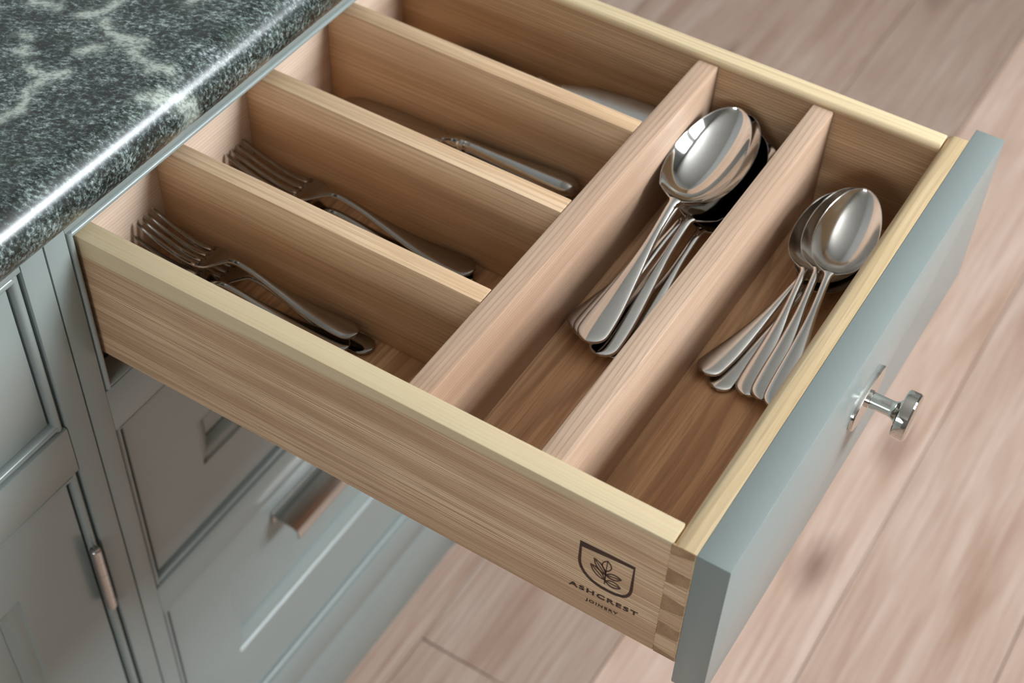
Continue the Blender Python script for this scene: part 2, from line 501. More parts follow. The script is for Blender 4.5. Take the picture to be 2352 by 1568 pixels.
# floor: planks run along the cabinet front
floor = struct(empty('floor', (0.8, 0.3, FLOOR_Z)))
rnd = random.Random(4)
PW = 0.1955
seams = [0.0395 + PW * i for i in range(-4, 12)]
fixed = {0: [0.3065]}
plank_off = {}
bmsub = bmesh.new()
add_box(bmsub, X0, X1, Y0, Y1, FLOOR_Z - 0.06, FLOOR_Z - 0.012)
bm_obj('sub_floor', bmsub, sage_in, floor)
for i in range(len(seams) - 1):
    xa, xb = seams[i], min(seams[i + 1], X1)
    if xb <= xa + 0.01: continue
    joints = [Y0, Y1]
    if i == 4:
        joints += [0.3065, 2.25, -1.6]
    elif i == 5:
        joints += [-0.7, 1.95]
    elif i == 6:
        joints += [-1.3, 2.1]
    else:
        j = -1.9 + rnd.random() * 1.2
        while j < Y1 - 0.4:
            joints.append(j)
            j += 1.7 + rnd.random() * 0.5
    joints = sorted(joints)
    for a, b in zip(joints[:-1], joints[1:]):
        g = 0.0005
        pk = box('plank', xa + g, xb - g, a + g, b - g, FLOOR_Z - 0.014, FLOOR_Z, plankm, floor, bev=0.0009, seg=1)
        tone = (0.70 if i == 4 else 0.78 if i < 4 else 1.0) * (0.72 if (a > 1.8 and i >= 4) else 1.0)   # the boards differ in tone, with shade painted into cabinet-side and far ones
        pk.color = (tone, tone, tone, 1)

# ------------------------------------------------------------------ worktop with rounded nose
R, XC, ZC = 0.0235, -0.0045, 0.0432
prof = [(-0.62, ZC + R)]
for k in range(0, 25):
    a = math.pi / 2 - math.pi * k / 24
    prof.append((XC + R * math.cos(a), ZC + R * math.sin(a)))
prof.append((-0.62, ZC - R))
bm = bmesh.new()
ys = (-1.9, 0.49)
rings = [[bm.verts.new((x, y, z)) for x, z in prof] for y in ys]
n = len(prof)
for k in range(n):
    bm.faces.new((rings[0][k], rings[0][(k + 1) % n], rings[1][(k + 1) % n], rings[1][k]))
bm.faces.new(rings[0])
bm.faces.new(rings[1][::-1])
wt = bm_obj('worktop', bm, granite, None, smooth_angle=35)
tag(wt, 'dark green granite worktop with pale veins and a rounded front edge', 'worktop')

# ------------------------------------------------------------------ cabinets
ZT = ZC - R                          # underside of the worktop
FT = 0.022                           # face frame thickness
def bead_strip(parent, horizontal, a0, a1, c0, c1, back):
    """half-round bead; runs a0..a1, cross range c0..c1 on the cabinet face (x about 0)"""
    segs = 8
    prof = [(-0.018, c0)]
    r = (c1 - c0) / 2
    for k in range(segs + 1):
        t = math.pi * k / segs
        prof.append((-0.0020 - back + 0.0032 * math.sin(t), (c0 + c1) / 2 - r * math.cos(t)))
    prof.append((-0.018, c1))
    bm = bmesh.new()
    rr = []
    for a in (a0, a1):
        rr.append([bm.verts.new((x, a, c) if horizontal else (x, c, a)) for x, c in prof])
    m = len(prof)
    for k in range(m):
        bm.faces.new((rr[0][k], rr[0][(k + 1) % m], rr[1][(k + 1) % m], rr[1][k]))
    bm.faces.new(rr[0]); bm.faces.new(rr[1][::-1])
    bm_obj('bead', bm, sage, parent, smooth_angle=50)


def bead_frame(parent, y0, y1, z0, z1, w=0.0055, back=0.0026):
    """bead around an opening, set `back` behind the frame; y0..z1 are its outer limits"""
    bead_strip(parent, False, z0, z1, y0, y0 + w, back)
    bead_strip(parent, False, z0, z1, y1 - w, y1, back)
    bead_strip(parent, True, y0 + w * 0.6, y1 - w * 0.6, z1 - w, z1, back)
    bead_strip(parent, True, y0 + w * 0.6, y1 - w * 0.6, z0, z0 + w, back)


def shaker_front(name, parent, y0, y1, z0, z1, xf, xb, fw_side, fw_top, fw_bot, mould=0.016, depth=0.010):
    """frame with stepped moulding round a recessed panel, panel as sub-part"""
    bm = bmesh.new()
    def rect(ins_s, ins_t, ins_b, x):
        return [bm.verts.new(p) for p in ((x, y0 + ins_s, z0 + ins_b), (x, y1 - ins_s, z0 + ins_b), (x, y1 - ins_s, z1 - ins_t), (x, y0 + ins_s, z1 - ins_t))]
    rings = [rect(0, 0, 0, xb), rect(0, 0, 0, xf - 0.0008), rect(0.0008, 0.0008, 0.0008, xf)]
    for d, dx in ((0, 0), (0.0015, -0.0022), (0.005, -0.0028), (0.011, -0.0055), (mould, -depth + 0.001), (mould, -depth)):
        rings.append(rect(fw_side + d, fw_top + d, fw_bot + d, xf + dx))
    for a, b in zip(rings[:-1], rings[1:]):
        for k in range(4):
            bm.faces.new((a[k], a[(k + 1) % 4], b[(k + 1) % 4], b[k]))
    bm.faces.new(rings[0])
    fo = bm_obj(name, bm, sage, parent, smooth_angle=25)
    box('recessed_panel', xf - depth - 0.006, xf - depth, y0 + fw_side + mould - 0.002, y1 - fw_side - mould + 0.002,
        z0 + fw_bot + mould - 0.002, z1 - fw_top - mould + 0.002, sage, fo)
    return fo


# --- right unit (drawer unit the open drawer belongs to)
YR0, YR1 = -0.0262, 0.466
cab = empty('base_cabinet', (0.0, 0.22, FLOOR_Z))
tag(cab, 'sage grey painted drawer cabinet below the open cutlery drawer', 'cabinet')
OP = (-0.0073, 0.4345)               # bead outer limits in y
G = 0.0012                           # groove
box('stile', -FT, 0, YR0, OP[0] - G, FLOOR_Z + 0.0, ZT, sage, cab, bev=0.0006)
box('stile', -FT, 0, OP[1] + G, YR1, FLOOR_Z + 0.0, ZT, sage, cab, bev=0.0006)
ZO = [(0.0074, -0.1432), (-0.1888, -0.3945), (-0.4345, -0.7040)]   # bead outer limits (top, bottom)
rails = [(ZO[0][0] + G, ZT), (ZO[1][0] + G, ZO[0][1] - G), (ZO[2][0] + G, ZO[1][1] - G), (FLOOR_Z + 0.11, ZO[2][1] - G)]
for za, zb in rails:
    box('rail', -FT, 0, OP[0] - G, OP[1] + G, za, zb, sage, cab, bev=0.0006)
box('plinth', -FT, -0.001, OP[0] - G, OP[1] + G, FLOOR_Z, FLOOR_Z + 0.109, sage, cab, bev=0.0006)
for k, (zt, zb) in enumerate(ZO):
    bead_frame(cab, OP[0], OP[1], zb, zt, w=0.0048 if k == 0 else 0.0055, back=0.0 if k == 0 else 0.0026)
box('lip', -FT, -0.0030, OP[0] + 0.0048, OP[1] - 0.0048, ZO[0][0] - 0.0070, ZO[0][0] - 0.0051, sage, cab, bev=0.0006)
box('side_panel', -0.60, -FT, YR0, YR0 + 0.016, FLOOR_Z, ZT, sage_in, cab)
box('side_panel', -0.60, -FT, YR1 - 0.016, YR1, FLOOR_Z, ZT, sage_in, cab)
box('back_panel', -0.606, -0.60, YR0, YR1, FLOOR_Z, ZT, sage_in, cab)
box('shelf', -0.60, -FT, YR0 + 0.016, YR1 - 0.016, ZO[0][1] - 0.014, ZO[0][1] + 0.0045, sage_in, cab)
d2 = shaker_front('drawer_front', cab, OP[0] + 0.0095, OP[1] - 0.0095, ZO[1][1] + 0.0080, ZO[1][0] - 0.0095, -0.0060, -0.0250, 0.0705, 0.068, 0.066)
d3 = shaker_front('drawer_front', cab, OP[0] + 0.0095, OP[1] - 0.0095, ZO[2][1] + 0.0080, ZO[2][0] - 0.0085, -0.0060, -0.0250, 0.0705, 0.070, 0.082)
# pull on the lowest drawer: shelf with a rolled lip
prof = [(0.0, -0.4640), (0.0015, -0.4640), (0.0022, -0.4660), (0.0250, -0.4675), (0.0300, -0.4695), (0.0322, -0.4740), (0.0318, -0.4810),
        (0.0300, -0.4812), (0.0300, -0.4748), (0.0285, -0.4712), (0.0245, -0.4694), (0.0018, -0.4680), (0.0015, -0.4800), (0.0, -0.4800)]
bm = bmesh.new()
rr = [[bm.verts.new((x - 0.0060, y, z)) for x, z in prof] for y in (0.139, 0.288)]
m = len(prof)
for k in range(m):
    bm.faces.new((rr[0][k], rr[0][(k + 1) % m], rr[1][(k + 1) % m], rr[1][k]))
bm.faces.new(rr[0]); bm.faces.new(rr[1][::-1])
hd = bm_obj('pull_handle', bm, nickel_b, d3, smooth_angle=35, off=root_loc(cab))
tag(hd, 'brushed nickel lip pull')

# --- left unit
cab2 = empty('base_cabinet', (0.0, -0.32, FLOOR_Z))
tag(cab2, 'sage grey painted cabinet at the left with a drawer above a hinged door', 'cabinet')
YL0, YL1 = -0.66, -0.0274
OL = (-0.635, -0.0485)
box('stile', -FT, 0, OL[1] + 0.0018, YL1, FLOOR_Z, ZT, sage, cab2, bev=0.0006)
box('stile', -FT, 0, YL0, OL[0] - G, FLOOR_Z, ZT, sage, cab2, bev=0.0006)
ZL = [(0.0068, -0.1432), (-0.1915, -0.7040)]
for za, zb in ((ZL[0][0] + G, ZT), (ZL[1][0] + G, ZL[0][1] - G), (FLOOR_Z + 0.11, ZL[1][1] - G)):
    box('rail', -FT, 0, OL[0] - G, OL[1] + G, za, zb, sage, cab2, bev=0.0006)
box('plinth', -FT, -0.001, OL[0] - G, OL[1] + G, FLOOR_Z, FLOOR_Z + 0.109, sage, cab2, bev=0.0006)
for zt, zb in ZL:
    bead_frame(cab2, OL[0], OL[1], zb, zt, w=0.0065)
box('drawer_front', -0.0255, -0.0058, OL[0] + 0.0085, OL[1] - 0.0085, ZL[0][1] + 0.0085, ZL[0][0] - 0.0085, sage, cab2, bev=0.0012)
door = shaker_front('door', cab2, OL[0] + 0.0085, OL[1] - 0.0085, ZL[1][1] + 0.0085, ZL[1][0] - 0.0085, -0.0060, -0.0250, 0.066, 0.066, 0.07)
box('side_panel', -0.60, -FT, YL1 - 0.016, YL1, FLOOR_Z, ZT, sage_in, cab2)
box('side_panel', -0.60, -FT, YL0, YL0 + 0.016, FLOOR_Z, ZT, sage_in, cab2)
box('back_panel', -0.606, -0.60, YL0, YL1, FLOOR_Z, ZT, sage_in, cab2)
# butt hinge knuckle on the door edge
bm = bmesh.new()
def lathe_bm(bm, pts, seg, origin, axis):
    """pts: (r, h) along axis"""
    rings = []
    for r, h in pts:
        ring = []
        for k in range(seg):
            a = 2 * math.pi * k / seg
            if axis == 'z':
                co = (r * math.cos(a), r * math.sin(a), h)
            else:
                co = (h, r * math.cos(a), r * math.sin(a))
            ring.append(bm.verts.new(Vector(origin) + Vector(co)))
        rings.append(ring)
    for a, b in zip(rings[:-1], rings[1:]):
        for k in range(seg):
            bm.faces.new((a[k], a[(k + 1) % seg], b[(k + 1) % seg], b[k]))
    bm.faces.new(rings[0]); bm.faces.new(rings[-1])
pts = [(0.0018, -0.0405), (0.0030, -0.0400), (0.0032, -0.0385)]
for k in range(5):
    za, zb = -0.038 + 0.0152 * k, -0.038 + 0.0152 * (k + 1)
    pts += [(0.0042, za + 0.0003), (0.0042, zb - 0.0003), (0.0037, zb)]
pts += [(0.0032, 0.0385), (0.0030, 0.040), (0.0018, 0.0405)]
lathe_bm(bm, pts, 20, (0.0025, -0.0560, -0.316), 'z')
hg = bm_obj('hinge', bm, nickel_b, door, smooth_angle=40, off=root_loc(cab2))
tag(hg, 'nickel butt hinge knuckle')

# ------------------------------------------------------------------ the open drawer
LP, LF, W, T, H = 0.4425, 0.4277, 0.41, 0.0156, 0.111
ZF = -0.0913                         # top of the drawer bottom
ZD = -0.0062                         # top of the dividers
XB = -0.0245                         # inner face of the back
drw = empty('cutlery_drawer', (0.2, W / 2, -H))
tag(drw, 'open wooden cutlery drawer with sage grey front pulled out of the cabinet', 'drawer')
near = box('side_board', XB - 0.015, LF, 0.0, T, -H, 0.0, ash_side, drw, bev=0.0007)
far = box('side_board', XB - 0.015, LF, W - T, W, -H, 0.0, ash_far, drw, bev=0.0006,
          edges=lambda c, d: abs(d.x) > 0.9 and c.z > -0.001, bev2=0.0042)
front = box('front_board', LF, LP, 0.0, W, -H, 0.0, ash_front, drw, bev=0.0004,
            edges=lambda c, d: abs(d.y) > 0.9 and c.z > -0.001 and c.x < LF + 0.001, bev2=0.0062)
box('back_board', XB - 0.015, XB, T, W - T, -H, -0.003, ash_back, drw, bev=0.0006)
box('drawer_bottom', XB, LF, T, W - T, ZF - 0.009, ZF, oak_bottom, drw)
A1, A2, B1, B2 = 0.2412, 0.2574, 0.3331, 0.3491
box('divider', A1, A2, T, W - T, ZF, ZD, ash_y, drw, bev=0.0010)
box('divider', B1, B2, T, W - T, ZF, ZD, ash_y, drw, bev=0.0010)
DY = [(0.0985, 0.1122), (0.1965, 0.2115), (0.2947, 0.3092)]
for ya, yb in DY:
    box('divider', XB, A1 - 0.0003, ya, yb, ZF, ZD - 0.0002, ash_x, drw, bev=0.0010)
panel = box('drawer_front', LP, LP + 0.0208, -0.0002, W + 0.0152, -0.1326, 0.0, sage, drw, bev=0.0008, seg=2)
tag(panel, 'sage grey painted drawer front')

# dovetails at the near corner
def prism_yz(name, quad, y0, y1, mat, parent):
    bm = bmesh.new()
    a = [bm.verts.new((x, y0, z)) for x, z in quad]
    b = [bm.verts.new((x, y1, z)) for x, z in quad]
    bm.faces.new(a); bm.faces.new(b[::-1])
    k = len(quad)
    for i in range(k):
        bm.faces.new((a[i], b[i], b[(i + 1) % k], a[(i + 1) % k]))
    return bm_obj(name, bm, mat, parent, off=root_loc(drw))
pins = [(-0.0004, -0.0096, -0.0004, -0.0062), (-0.0228, -0.0366, -0.0236, -0.0330), (-0.0492, -0.0643, -0.0512, -0.0612),
        (-0.0770, -0.0902, -0.0786, -0.0886), (-0.1046, -0.1106, -0.1070, -0.1106)]
xr = LP - 0.0006
for a, b, c, d in pins:
    prism_yz('dovetail_pin', [(LF + 0.0002, a), (xr, c), (xr, d), (LF + 0.0002, b)], -0.00010, 0.001, end_grain, front)
for k in range(4):
    prism_yz('dovetail_tail', [(LF, pins[k][1] - 0.0002), (xr - 0.0006, pins[k][3] - 0.0002), (xr - 0.0006, pins[k + 1][2] + 0.0002), (LF, pins[k + 1][0] + 0.0002)],
             -0.00022, 0.001, ash_side, near)

# branded emblem and lettering on the near side board
EY = -0.00022
def emblem_xz(u, v):
    """drawn on the board face; the mark leans slightly up towards the front"""
    return (0.3730 + u, EY, -0.0418 + 1.22 * v + 0.070 * u)
def ribbon(bm, pts, w, closed=False):
    pts = [Vector(p) for p in pts]
    k = len(pts)
    ws = w if isinstance(w, (list, tuple)) else [w] * k
    L, Rr = [], []
    for i, p in enumerate(pts):
        a = pts[(i - 1) % k] if (closed or i > 0) else p
        b = pts[(i + 1) % k] if (closed or i < k - 1) else p
        d = (b - a).normalized()
        nrm = Vector((-d.y, d.x))
        mi = 1.0
        if closed or 0 < i < k - 1:
            d1 = (p - a).normalized()
            c = max(0.45, abs(nrm.dot(Vector((-d1.y, d1.x)))))
            mi = 1 / c
        L.append(bm.verts.new(emblem_xz(*(p + nrm * ws[i] * 0.5 * mi))))
        Rr.append(bm.verts.new(emblem_xz(*(p - nrm * ws[i] * 0.5 * mi))))
    for i in range(k if closed else k - 1):
        j = (i + 1) % k
        bm.faces.new((L[i], L[j], Rr[j], Rr[i]))
bm = bmesh.new()
sh = [(0.0008, -0.0006), (0.0355, -0.0006), (0.0355, -0.0185)]
for k in range(1, 8):
    a = math.radians(90 * k / 8)
    sh.append((0.0355 - 0.0065 * (1 - math.cos(a)), -0.0185 - 0.0090 * math.sin(a)))
sh += [(0.0262, -0.0284), (0.0220, -0.0285)]
for k in range(0, 11):
    a = math.radians(90 * k / 10)
    sh.append((0.0195 - 0.0187 * math.sin(a), -0.0128 - 0.0155 * math.cos(a)))
ribbon(bm, sh, 0.0020, True)
def leaf(base, ang, length, width, midrib=True):
    b = Vector(base)
    d = Vector((math.cos(ang), math.sin(ang)))
    q = Vector((-d.y, d.x))
    pts = []
    for k in range(10):
        t = k / 10
        pts.append(b + d * length * t + q * width * 0.5 * math.sin(math.pi * t) ** 0.8)
    for k in range(10):
        t = 1 - k / 10
        pts.append(b + d * length * t - q * width * 0.5 * math.sin(math.pi * t) ** 0.8)
    ribbon(bm, pts, 0.00075, True)
    if midrib:
        ribbon(bm, [b + d * length * 0.1, b + d * length * 0.9], 0.00060)
leaf((0.0184, -0.0135), math.radians(88), 0.0085, 0.0060)
leaf((0.0182, -0.0165), math.radians(132), 0.0120, 0.0042)
leaf((0.0182, -0.0210), math.radians(142), 0.0125, 0.0046)
leaf((0.0186, -0.0165), math.radians(10), 0.0100, 0.0042)
leaf((0.0186, -0.0215), math.radians(-2), 0.0100, 0.0046)
ribbon(bm, [(0.0184, -0.0240), (0.0184, -0.0130)], 0.0008)
# give the emblem a hair of thickness
ext = bmesh.ops.extrude_face_region(bm, geom=bm.faces[:])
bmesh.ops.translate(bm, verts=[g for g in ext['geom'] if isinstance(g, bmesh.types.BMVert)], vec=(0, 0.0002, 0))
em = bm_obj('emblem', bm, ink, near, off=root_loc(drw))
tag(em, 'dark brown shield emblem with a leaf sprig')

def lettering(text, x0, x1, zbase, cap, name, lab, bold=0.0):
    cu = bpy.data.curves.new(name, 'FONT')
    cu.body = text
    cu.size = 1.0
    cu.space_character = 1.28
    cu.offset = bold
    cu.resolution_u = 3
    tmp = bpy.data.objects.new('tmp_text', cu)
    C.objects.link(tmp)
    dg = bpy.context.evaluated_depsgraph_get()
    me0 = bpy.data.meshes.new_from_object(tmp.evaluated_get(dg))
    bpy.data.objects.remove(tmp)
    bpy.data.curves.remove(cu)
    co = np.array([v.co[:] for v in me0.vertices])
    u0, u1 = co[:, 0].min(), co[:, 0].max()
    v0, v1 = 0.0, co[:, 1].max()
    off = root_loc(drw)
    bm = bmesh.new()
    bm.from_mesh(me0)
    bpy.data.meshes.remove(me0)
    for v in bm.verts:
        u = (v.co.x - u0) / (u1 - u0) * (x1 - x0)
        z = zbase + (v.co.y - v0) / (v1 - v0) * cap + 0.078 * u
        v.co = (x0 + u, EY, z)
    ext = bmesh.ops.extrude_face_region(bm, geom=bm.faces[:])
    bmesh.ops.translate(bm, verts=[g for g in ext['geom'] if isinstance(g, bmesh.types.BMVert)], vec=(0, 0.0002, 0))
    o = bm_obj(name, bm, ink, near, off=off)
    tag(o, lab)
lettering('ASHCREST', 0.3685, 0.4149, -0.0885, 0.0040, 'lettering', 'dark brown branded word ASHCREST', 0.030)
lettering('JOINERY', 0.3806, 0.4024, -0.0962, 0.0025, 'lettering', 'dark brown branded word JOINERY', 0.028)

# knob on the drawer front
KY, KZ, KX = 0.2135, -0.0662, LP + 0.0208
knob = empty('knob', Vector((KX, KY, KZ)) - Vector(drw.location), parent=drw)
bm = bmesh.new()
rings = []
for r_, x in ((1.0, 0.0), (1.0, 0.0022), (0.985, 0.0028), (0.0, 0.0028)):
    ring = []
    if r_ == 0.0:
        break
    for k in range(64):
        a = 2 * math.pi * k / 64
        c, s = math.cos(a), math.sin(a)
        ring.append(bm.verts.new((x, 0.0275 * r_ * math.copysign(abs(c) ** 0.75, c), 0.0140 * r_ * math.copysign(abs(s) ** 0.75, s))))
    rings.append(ring)
for a, b in zip(rings[:-1], rings[1:]):
    for k in range(64):
        bm.faces.new((a[k], a[(k + 1) % 64], b[(k + 1) % 64], b[k]))
bm.faces.new(rings[0]); bm.faces.new(rings[-1])
bm_obj('backplate', bm, nickel, knob, smooth_angle=35, off=Vector((0, 0, 0)))
bm = bmesh.new()
pts = [(0.0062, 0.0028), (0.0062, 0.0042), (0.0056, 0.0046), (0.0055, 0.0175), (0.0058, 0.0195), (0.0068, 0.0215), (0.0088, 0.0230), (0.0120, 0.0238)]
lathe_bm(bm, pts, 40, (0, 0, 0), 'x')
bm_obj('knob_stem', bm, nickel, knob, smooth_angle=45, off=Vector((0, 0, 0)))
bm = bmesh.new()
pts = [(0.0115, 0.0236), (0.0158, 0.0240), (0.0166, 0.0248), (0.0168, 0.0262), (0.0168, 0.0318), (0.0162, 0.0328), (0.0150, 0.0333)]
lathe_bm(bm, pts, 56, (0, 0, 0), 'x')
bm_obj('knob_head', bm, nickel, knob, smooth_angle=30, off=Vector((0, 0, 0)))
tag(knob, 'polished nickel knob with disc head and oval backplate')

# ------------------------------------------------------------------ cutlery
def interp(keys, s):
    xs = [k[0] for k in keys]
    ys_ = [k[1] for k in keys]
    # monotone-ish cubic (Catmull-Rom) through the keys
    n = len(xs)
    m = [0.0] * n
    for i in range(n):
        if i == 0: m[i] = (ys_[1] - ys_[0]) / (xs[1] - xs[0])
        elif i == n - 1: m[i] = (ys_[-1] - ys_[-2]) / (xs[-1] - xs[-2])
        else:
            m[i] = ((ys_[i + 1] - ys_[i]) / (xs[i + 1] - xs[i]) + (ys_[i] - ys_[i - 1]) / (xs[i] - xs[i - 1])) / 2
    out = []
    for v in np.atleast_1d(s):
        v = min(max(v, xs[0]), xs[-1])
        i = max(0, min(n - 2, int(np.searchsorted(xs, v, 'right') - 1)))
        h = xs[i + 1] - xs[i]
        t = (v - xs[i]) / h
        out.append((2*t**3 - 3*t**2 + 1) * ys_[i] + (t**3 - 2*t**2 + t) * h * m[i] + (-2*t**3 + 3*t**2) * ys_[i+1] + (t**3 - t**2) * h * m[i+1])
    return np.array(out)


def strip_mesh(name, S, hw, zc, prof, th, ncol=15):
    """closed sheet swept along x: half width hw, centre height zc, cross profile prof(i, u), thickness th"""
    u = np.sin(np.linspace(-1, 1, ncol) * math.pi / 2)
    rows = len(S)
    top, bot = [], []
    for i in range(rows):
        zt = zc[i] + np.array([prof(i, a) for a in u])
        half = th[i] / 2 * np.sqrt(np.maximum(0, 1 - np.abs(u) ** 10))
        for j in range(ncol):
            top.append((S[i], u[j] * hw[i], zt[j] + half[j]))
        for j in range(1, ncol - 1):
            bot.append((S[i], u[j] * hw[i], zt[j] - half[j]))
    V = top + bot
    nt_ = len(top)
    nb = ncol - 2
    ti = lambda i, j: i * ncol + j
    def bi(i, j):
        if j == 0 or j == ncol - 1: return ti(i, j)
        return nt_ + i * nb + j - 1
    F = []
    for i in range(rows - 1):
        for j in range(ncol - 1):
            F.append((ti(i, j), ti(i + 1, j), ti(i + 1, j + 1), ti(i, j + 1)))
            F.append((bi(i, j), bi(i, j + 1), bi(i + 1, j + 1), bi(i + 1, j)))
    for i, flip in ((0, False), (rows - 1, True)):
        for j in range(ncol - 1):
            q = [ti(i, j), ti(i, j + 1), bi(i, j + 1), bi(i, j)]
            q = list(dict.fromkeys(q))
            if len(q) >= 3:
                F.append(q[::-1] if flip else q)
    return V, F


def handle_half_width(s, L, Lh, he, hn, end_r):
    """teardrop handle: round end, widest near the end, narrowing to the neck"""
    w = interp([(0, he * 0.93), (0.08 * Lh, he), (0.22 * Lh, he * 0.93), (0.48 * Lh, he * 0.60), (0.72 * Lh, hn * 1.15), (0.88 * Lh, hn), (Lh, hn * 1.05), (L, hn)], s)
    for i, v in enumerate(np.atleast_1d(s)):
        if v < end_r:
            w[i] *= math.sqrt(max(1e-4, 1 - ((end_r - v) / end_r) ** 2.3))
    return w


def split_faces(V, F, cut, mat, names):
    """one continuous sheet parted at x = cut into two meshes"""
    out = []
    V = np.array(V)
    for k, nm in enumerate(names):
        ff = [f for f in F if (np.mean([V[i][0] for i in f]) < cut) == (k == 0)]
        idx = sorted({i for f in ff for i in f})
        mp_ = {a: b for b, a in enumerate(idx)}
        me = mesh_from(nm, V[idx], [[mp_[i] for i in f] for f in ff])
        me.materials.append(mat)
        me.polygons.foreach_set('use_smooth', [True] * len(me.polygons))
        out.append(me)
    return out


def spoon_meshes(name, L, bl, bw, depth, he, hn, mat):
    Lh = L - bl
    S = np.concatenate([0.016 * (1 - np.cos(np.linspace(0, math.pi / 2, 9))), np.linspace(0.02, Lh - 0.012, 26),
                        np.linspace(Lh - 0.009, Lh + 0.008, 9), Lh + bl * (0.12 + 0.76 * np.linspace(0, 1, 22)[1:-1]),
                        L - bl * 0.12 * (1 - np.sin(np.linspace(0, math.pi / 2, 10)))])
    S[0] = 0.0002
    S = np.unique(np.round(S, 6))
    hw = handle_half_width(S, L, Lh, he, hn, he * 1.0)
    t = np.clip((S - Lh) / bl, 0, 1)
    egg = bw / 2 * np.sqrt(np.maximum(0, 1 - (2 * t ** 0.88 - 1) ** 2)) ** 0.96
    hw = np.where(t > 0, np.maximum(egg, hn * np.clip(1 - t * 4, 0, 1)), hw)
    # soften the shoulder
    for _ in range(2):
        k = (t > 0) & (t < 0.10) | ((S > Lh - 0.01) & (t <= 0))
        sm = hw.copy()
        sm[1:-1] = (hw[:-2] + 2 * hw[1:-1] + hw[2:]) / 4
        hw = np.where(k, sm, hw)
    hw[-1] = 0.0003
    zc = interp([(0, 0.0035), (0.08 * L, 0.0026), (0.35 * Lh, 0.0032), (0.62 * Lh, 0.0085), (0.82 * Lh, 0.0150), (Lh - 0.004, 0.0186),
                 (Lh + 0.10 * bl, 0.0168), (Lh + 0.30 * bl, 0.0152), (Lh + 0.65 * bl, 0.0148), (L, 0.0168)], S)
    d = depth * np.sin(math.pi * np.clip(t, 0, 1) ** 0.9) ** 0.62
    dome = np.where(t <= 0, 0.0011, 0.0011 * np.clip(1 - t * 10, 0, 1))
    th = np.where(t <= 0, 0.0021, 0.0021 - 0.0008 * np.clip(t * 6, 0, 1))
    prof = lambda i, a: -d[i] * (1 - abs(a) ** 2.2) ** 0.95 - dome[i] * a * a
    V, F = strip_mesh(name, S, hw, zc, prof, th, 23)
    hm, bm_ = split_faces(V, F, Lh, mat, ('handle', 'bowl'))
    return [('handle', hm), ('bowl', bm_)]


def fork_meshes(name, L, hwid, he, hn, mat):
    Lh = L * 0.590               # neck
    Lr = L * 0.715               # root of the tines
    S = np.concatenate([0.016 * (1 - np.cos(np.linspace(0, math.pi / 2, 9))), np.linspace(0.02, Lh, 26), np.linspace(Lh + 0.003, Lr, 14)])
    S[0] = 0.0002
    S = np.unique(np.round(S, 6))
    zk = [(0, 0.0035), (0.08 * L, 0.0026), (0.22 * L, 0.0036), (0.38 * L, 0.0095), (0.50 * L, 0.0150), (0.565 * L, 0.0160), (0.63 * L, 0.0115),
          (0.70 * L, 0.0052), (0.77 * L, 0.0036), (0.87 * L, 0.0070), (0.95 * L, 0.0122), (L, 0.0165)]
    zc = interp(zk, S)
    hh = handle_half_width(S, L, Lh, he, hn, he)
    head = interp([(Lh - 0.02, hn), (Lh, hn * 1.15), (Lh + 0.25 * (Lr - Lh), hwid * 0.55), (Lh + 0.55 * (Lr - Lh), hwid * 0.90), (Lr, hwid)], S)
    hw = np.where(S < Lh - 0.002, hh, head)
    dome = np.where(S < Lh, 0.0010, 0.0010 - 0.0022 * np.clip((S - Lh) / (Lr - Lh), 0, 1))
    th = np.full(len(S), 0.0021)
    V, F = strip_mesh(name, S, hw, zc, lambda i, a: -dome[i] * a * a, th, 15)
    hm, dm = split_faces(V, F, Lh, mat, ('handle', 'head'))
    parts = [('handle', hm), ('head', dm)]
    for k in range(4):
        yc = hwid * (-0.765 + 0.51 * k)
        s = np.concatenate([np.linspace(Lr - 0.003, L - 0.006, 12), [L - 0.003, L - 0.001, L]])
        z = interp(zk, s) + 0.0012 * (yc / hwid) ** 2
        tt = np.clip((s - Lr) / (L - Lr), 0, 1)
        w = hwid * 0.205 * (1 - 0.38 * tt)
        h = 0.00105 * (1 - 0.35 * tt)
        w[-1] = 0.0003; h[-1] = 0.0003; w[-2] *= 0.62; h[-2] *= 0.7
        V2, F2 = [], []
        seg = 8
        for i in range(len(s)):
            for q in range(seg):
                a = 2 * math.pi * (q + 0.5) / seg
                V2.append((s[i], yc * (1 - 0.03 * tt[i]) + w[i] * math.copysign(abs(math.cos(a)) ** 0.6, math.cos(a)), z[i] + h[i] * math.copysign(abs(math.sin(a)) ** 0.6, math.sin(a))))
        for i in range(len(s) - 1):
            for q in range(seg):
                F2.append((i * seg + q, i * seg + (q + 1) % seg, (i + 1) * seg + (q + 1) % seg, (i + 1) * seg + q))
        F2.append(list(range(seg))); F2.append([(len(s) - 1) * seg + q for q in range(seg)][::-1])
        me = mesh_from('tine', V2, F2)
        me.materials.append(mat)
        me.polygons.foreach_set('use_smooth', [True] * len(me.polygons))
        parts.append(('tine', me))
    return parts


def loft_oval(name, rows, mat, seg=24, power=1.0):
    """rows: (x, half width y, half height z, centre z)"""
    V, F = [], []
    for x, a, b, zc in rows:
        for k in range(seg):
            t = 2 * math.pi * k / seg
            V.append((x, a * math.copysign(abs(math.cos(t)) ** power, math.cos(t)), zc + b * math.copysign(abs(math.sin(t)) ** power, math.sin(t))))
    for i in range(len(rows) - 1):
        for k in range(seg):
            F.append((i * seg + k, i * seg + (k + 1) % seg, (i + 1) * seg + (k + 1) % seg, (i + 1) * seg + k))
    F.append(list(range(seg))); F.append([(len(rows) - 1) * seg + k for k in range(seg)][::-1])
    me = mesh_from(name, V, F)
    me.materials.append(mat)
    me.polygons.foreach_set('use_smooth', [True] * len(me.polygons))
    return me


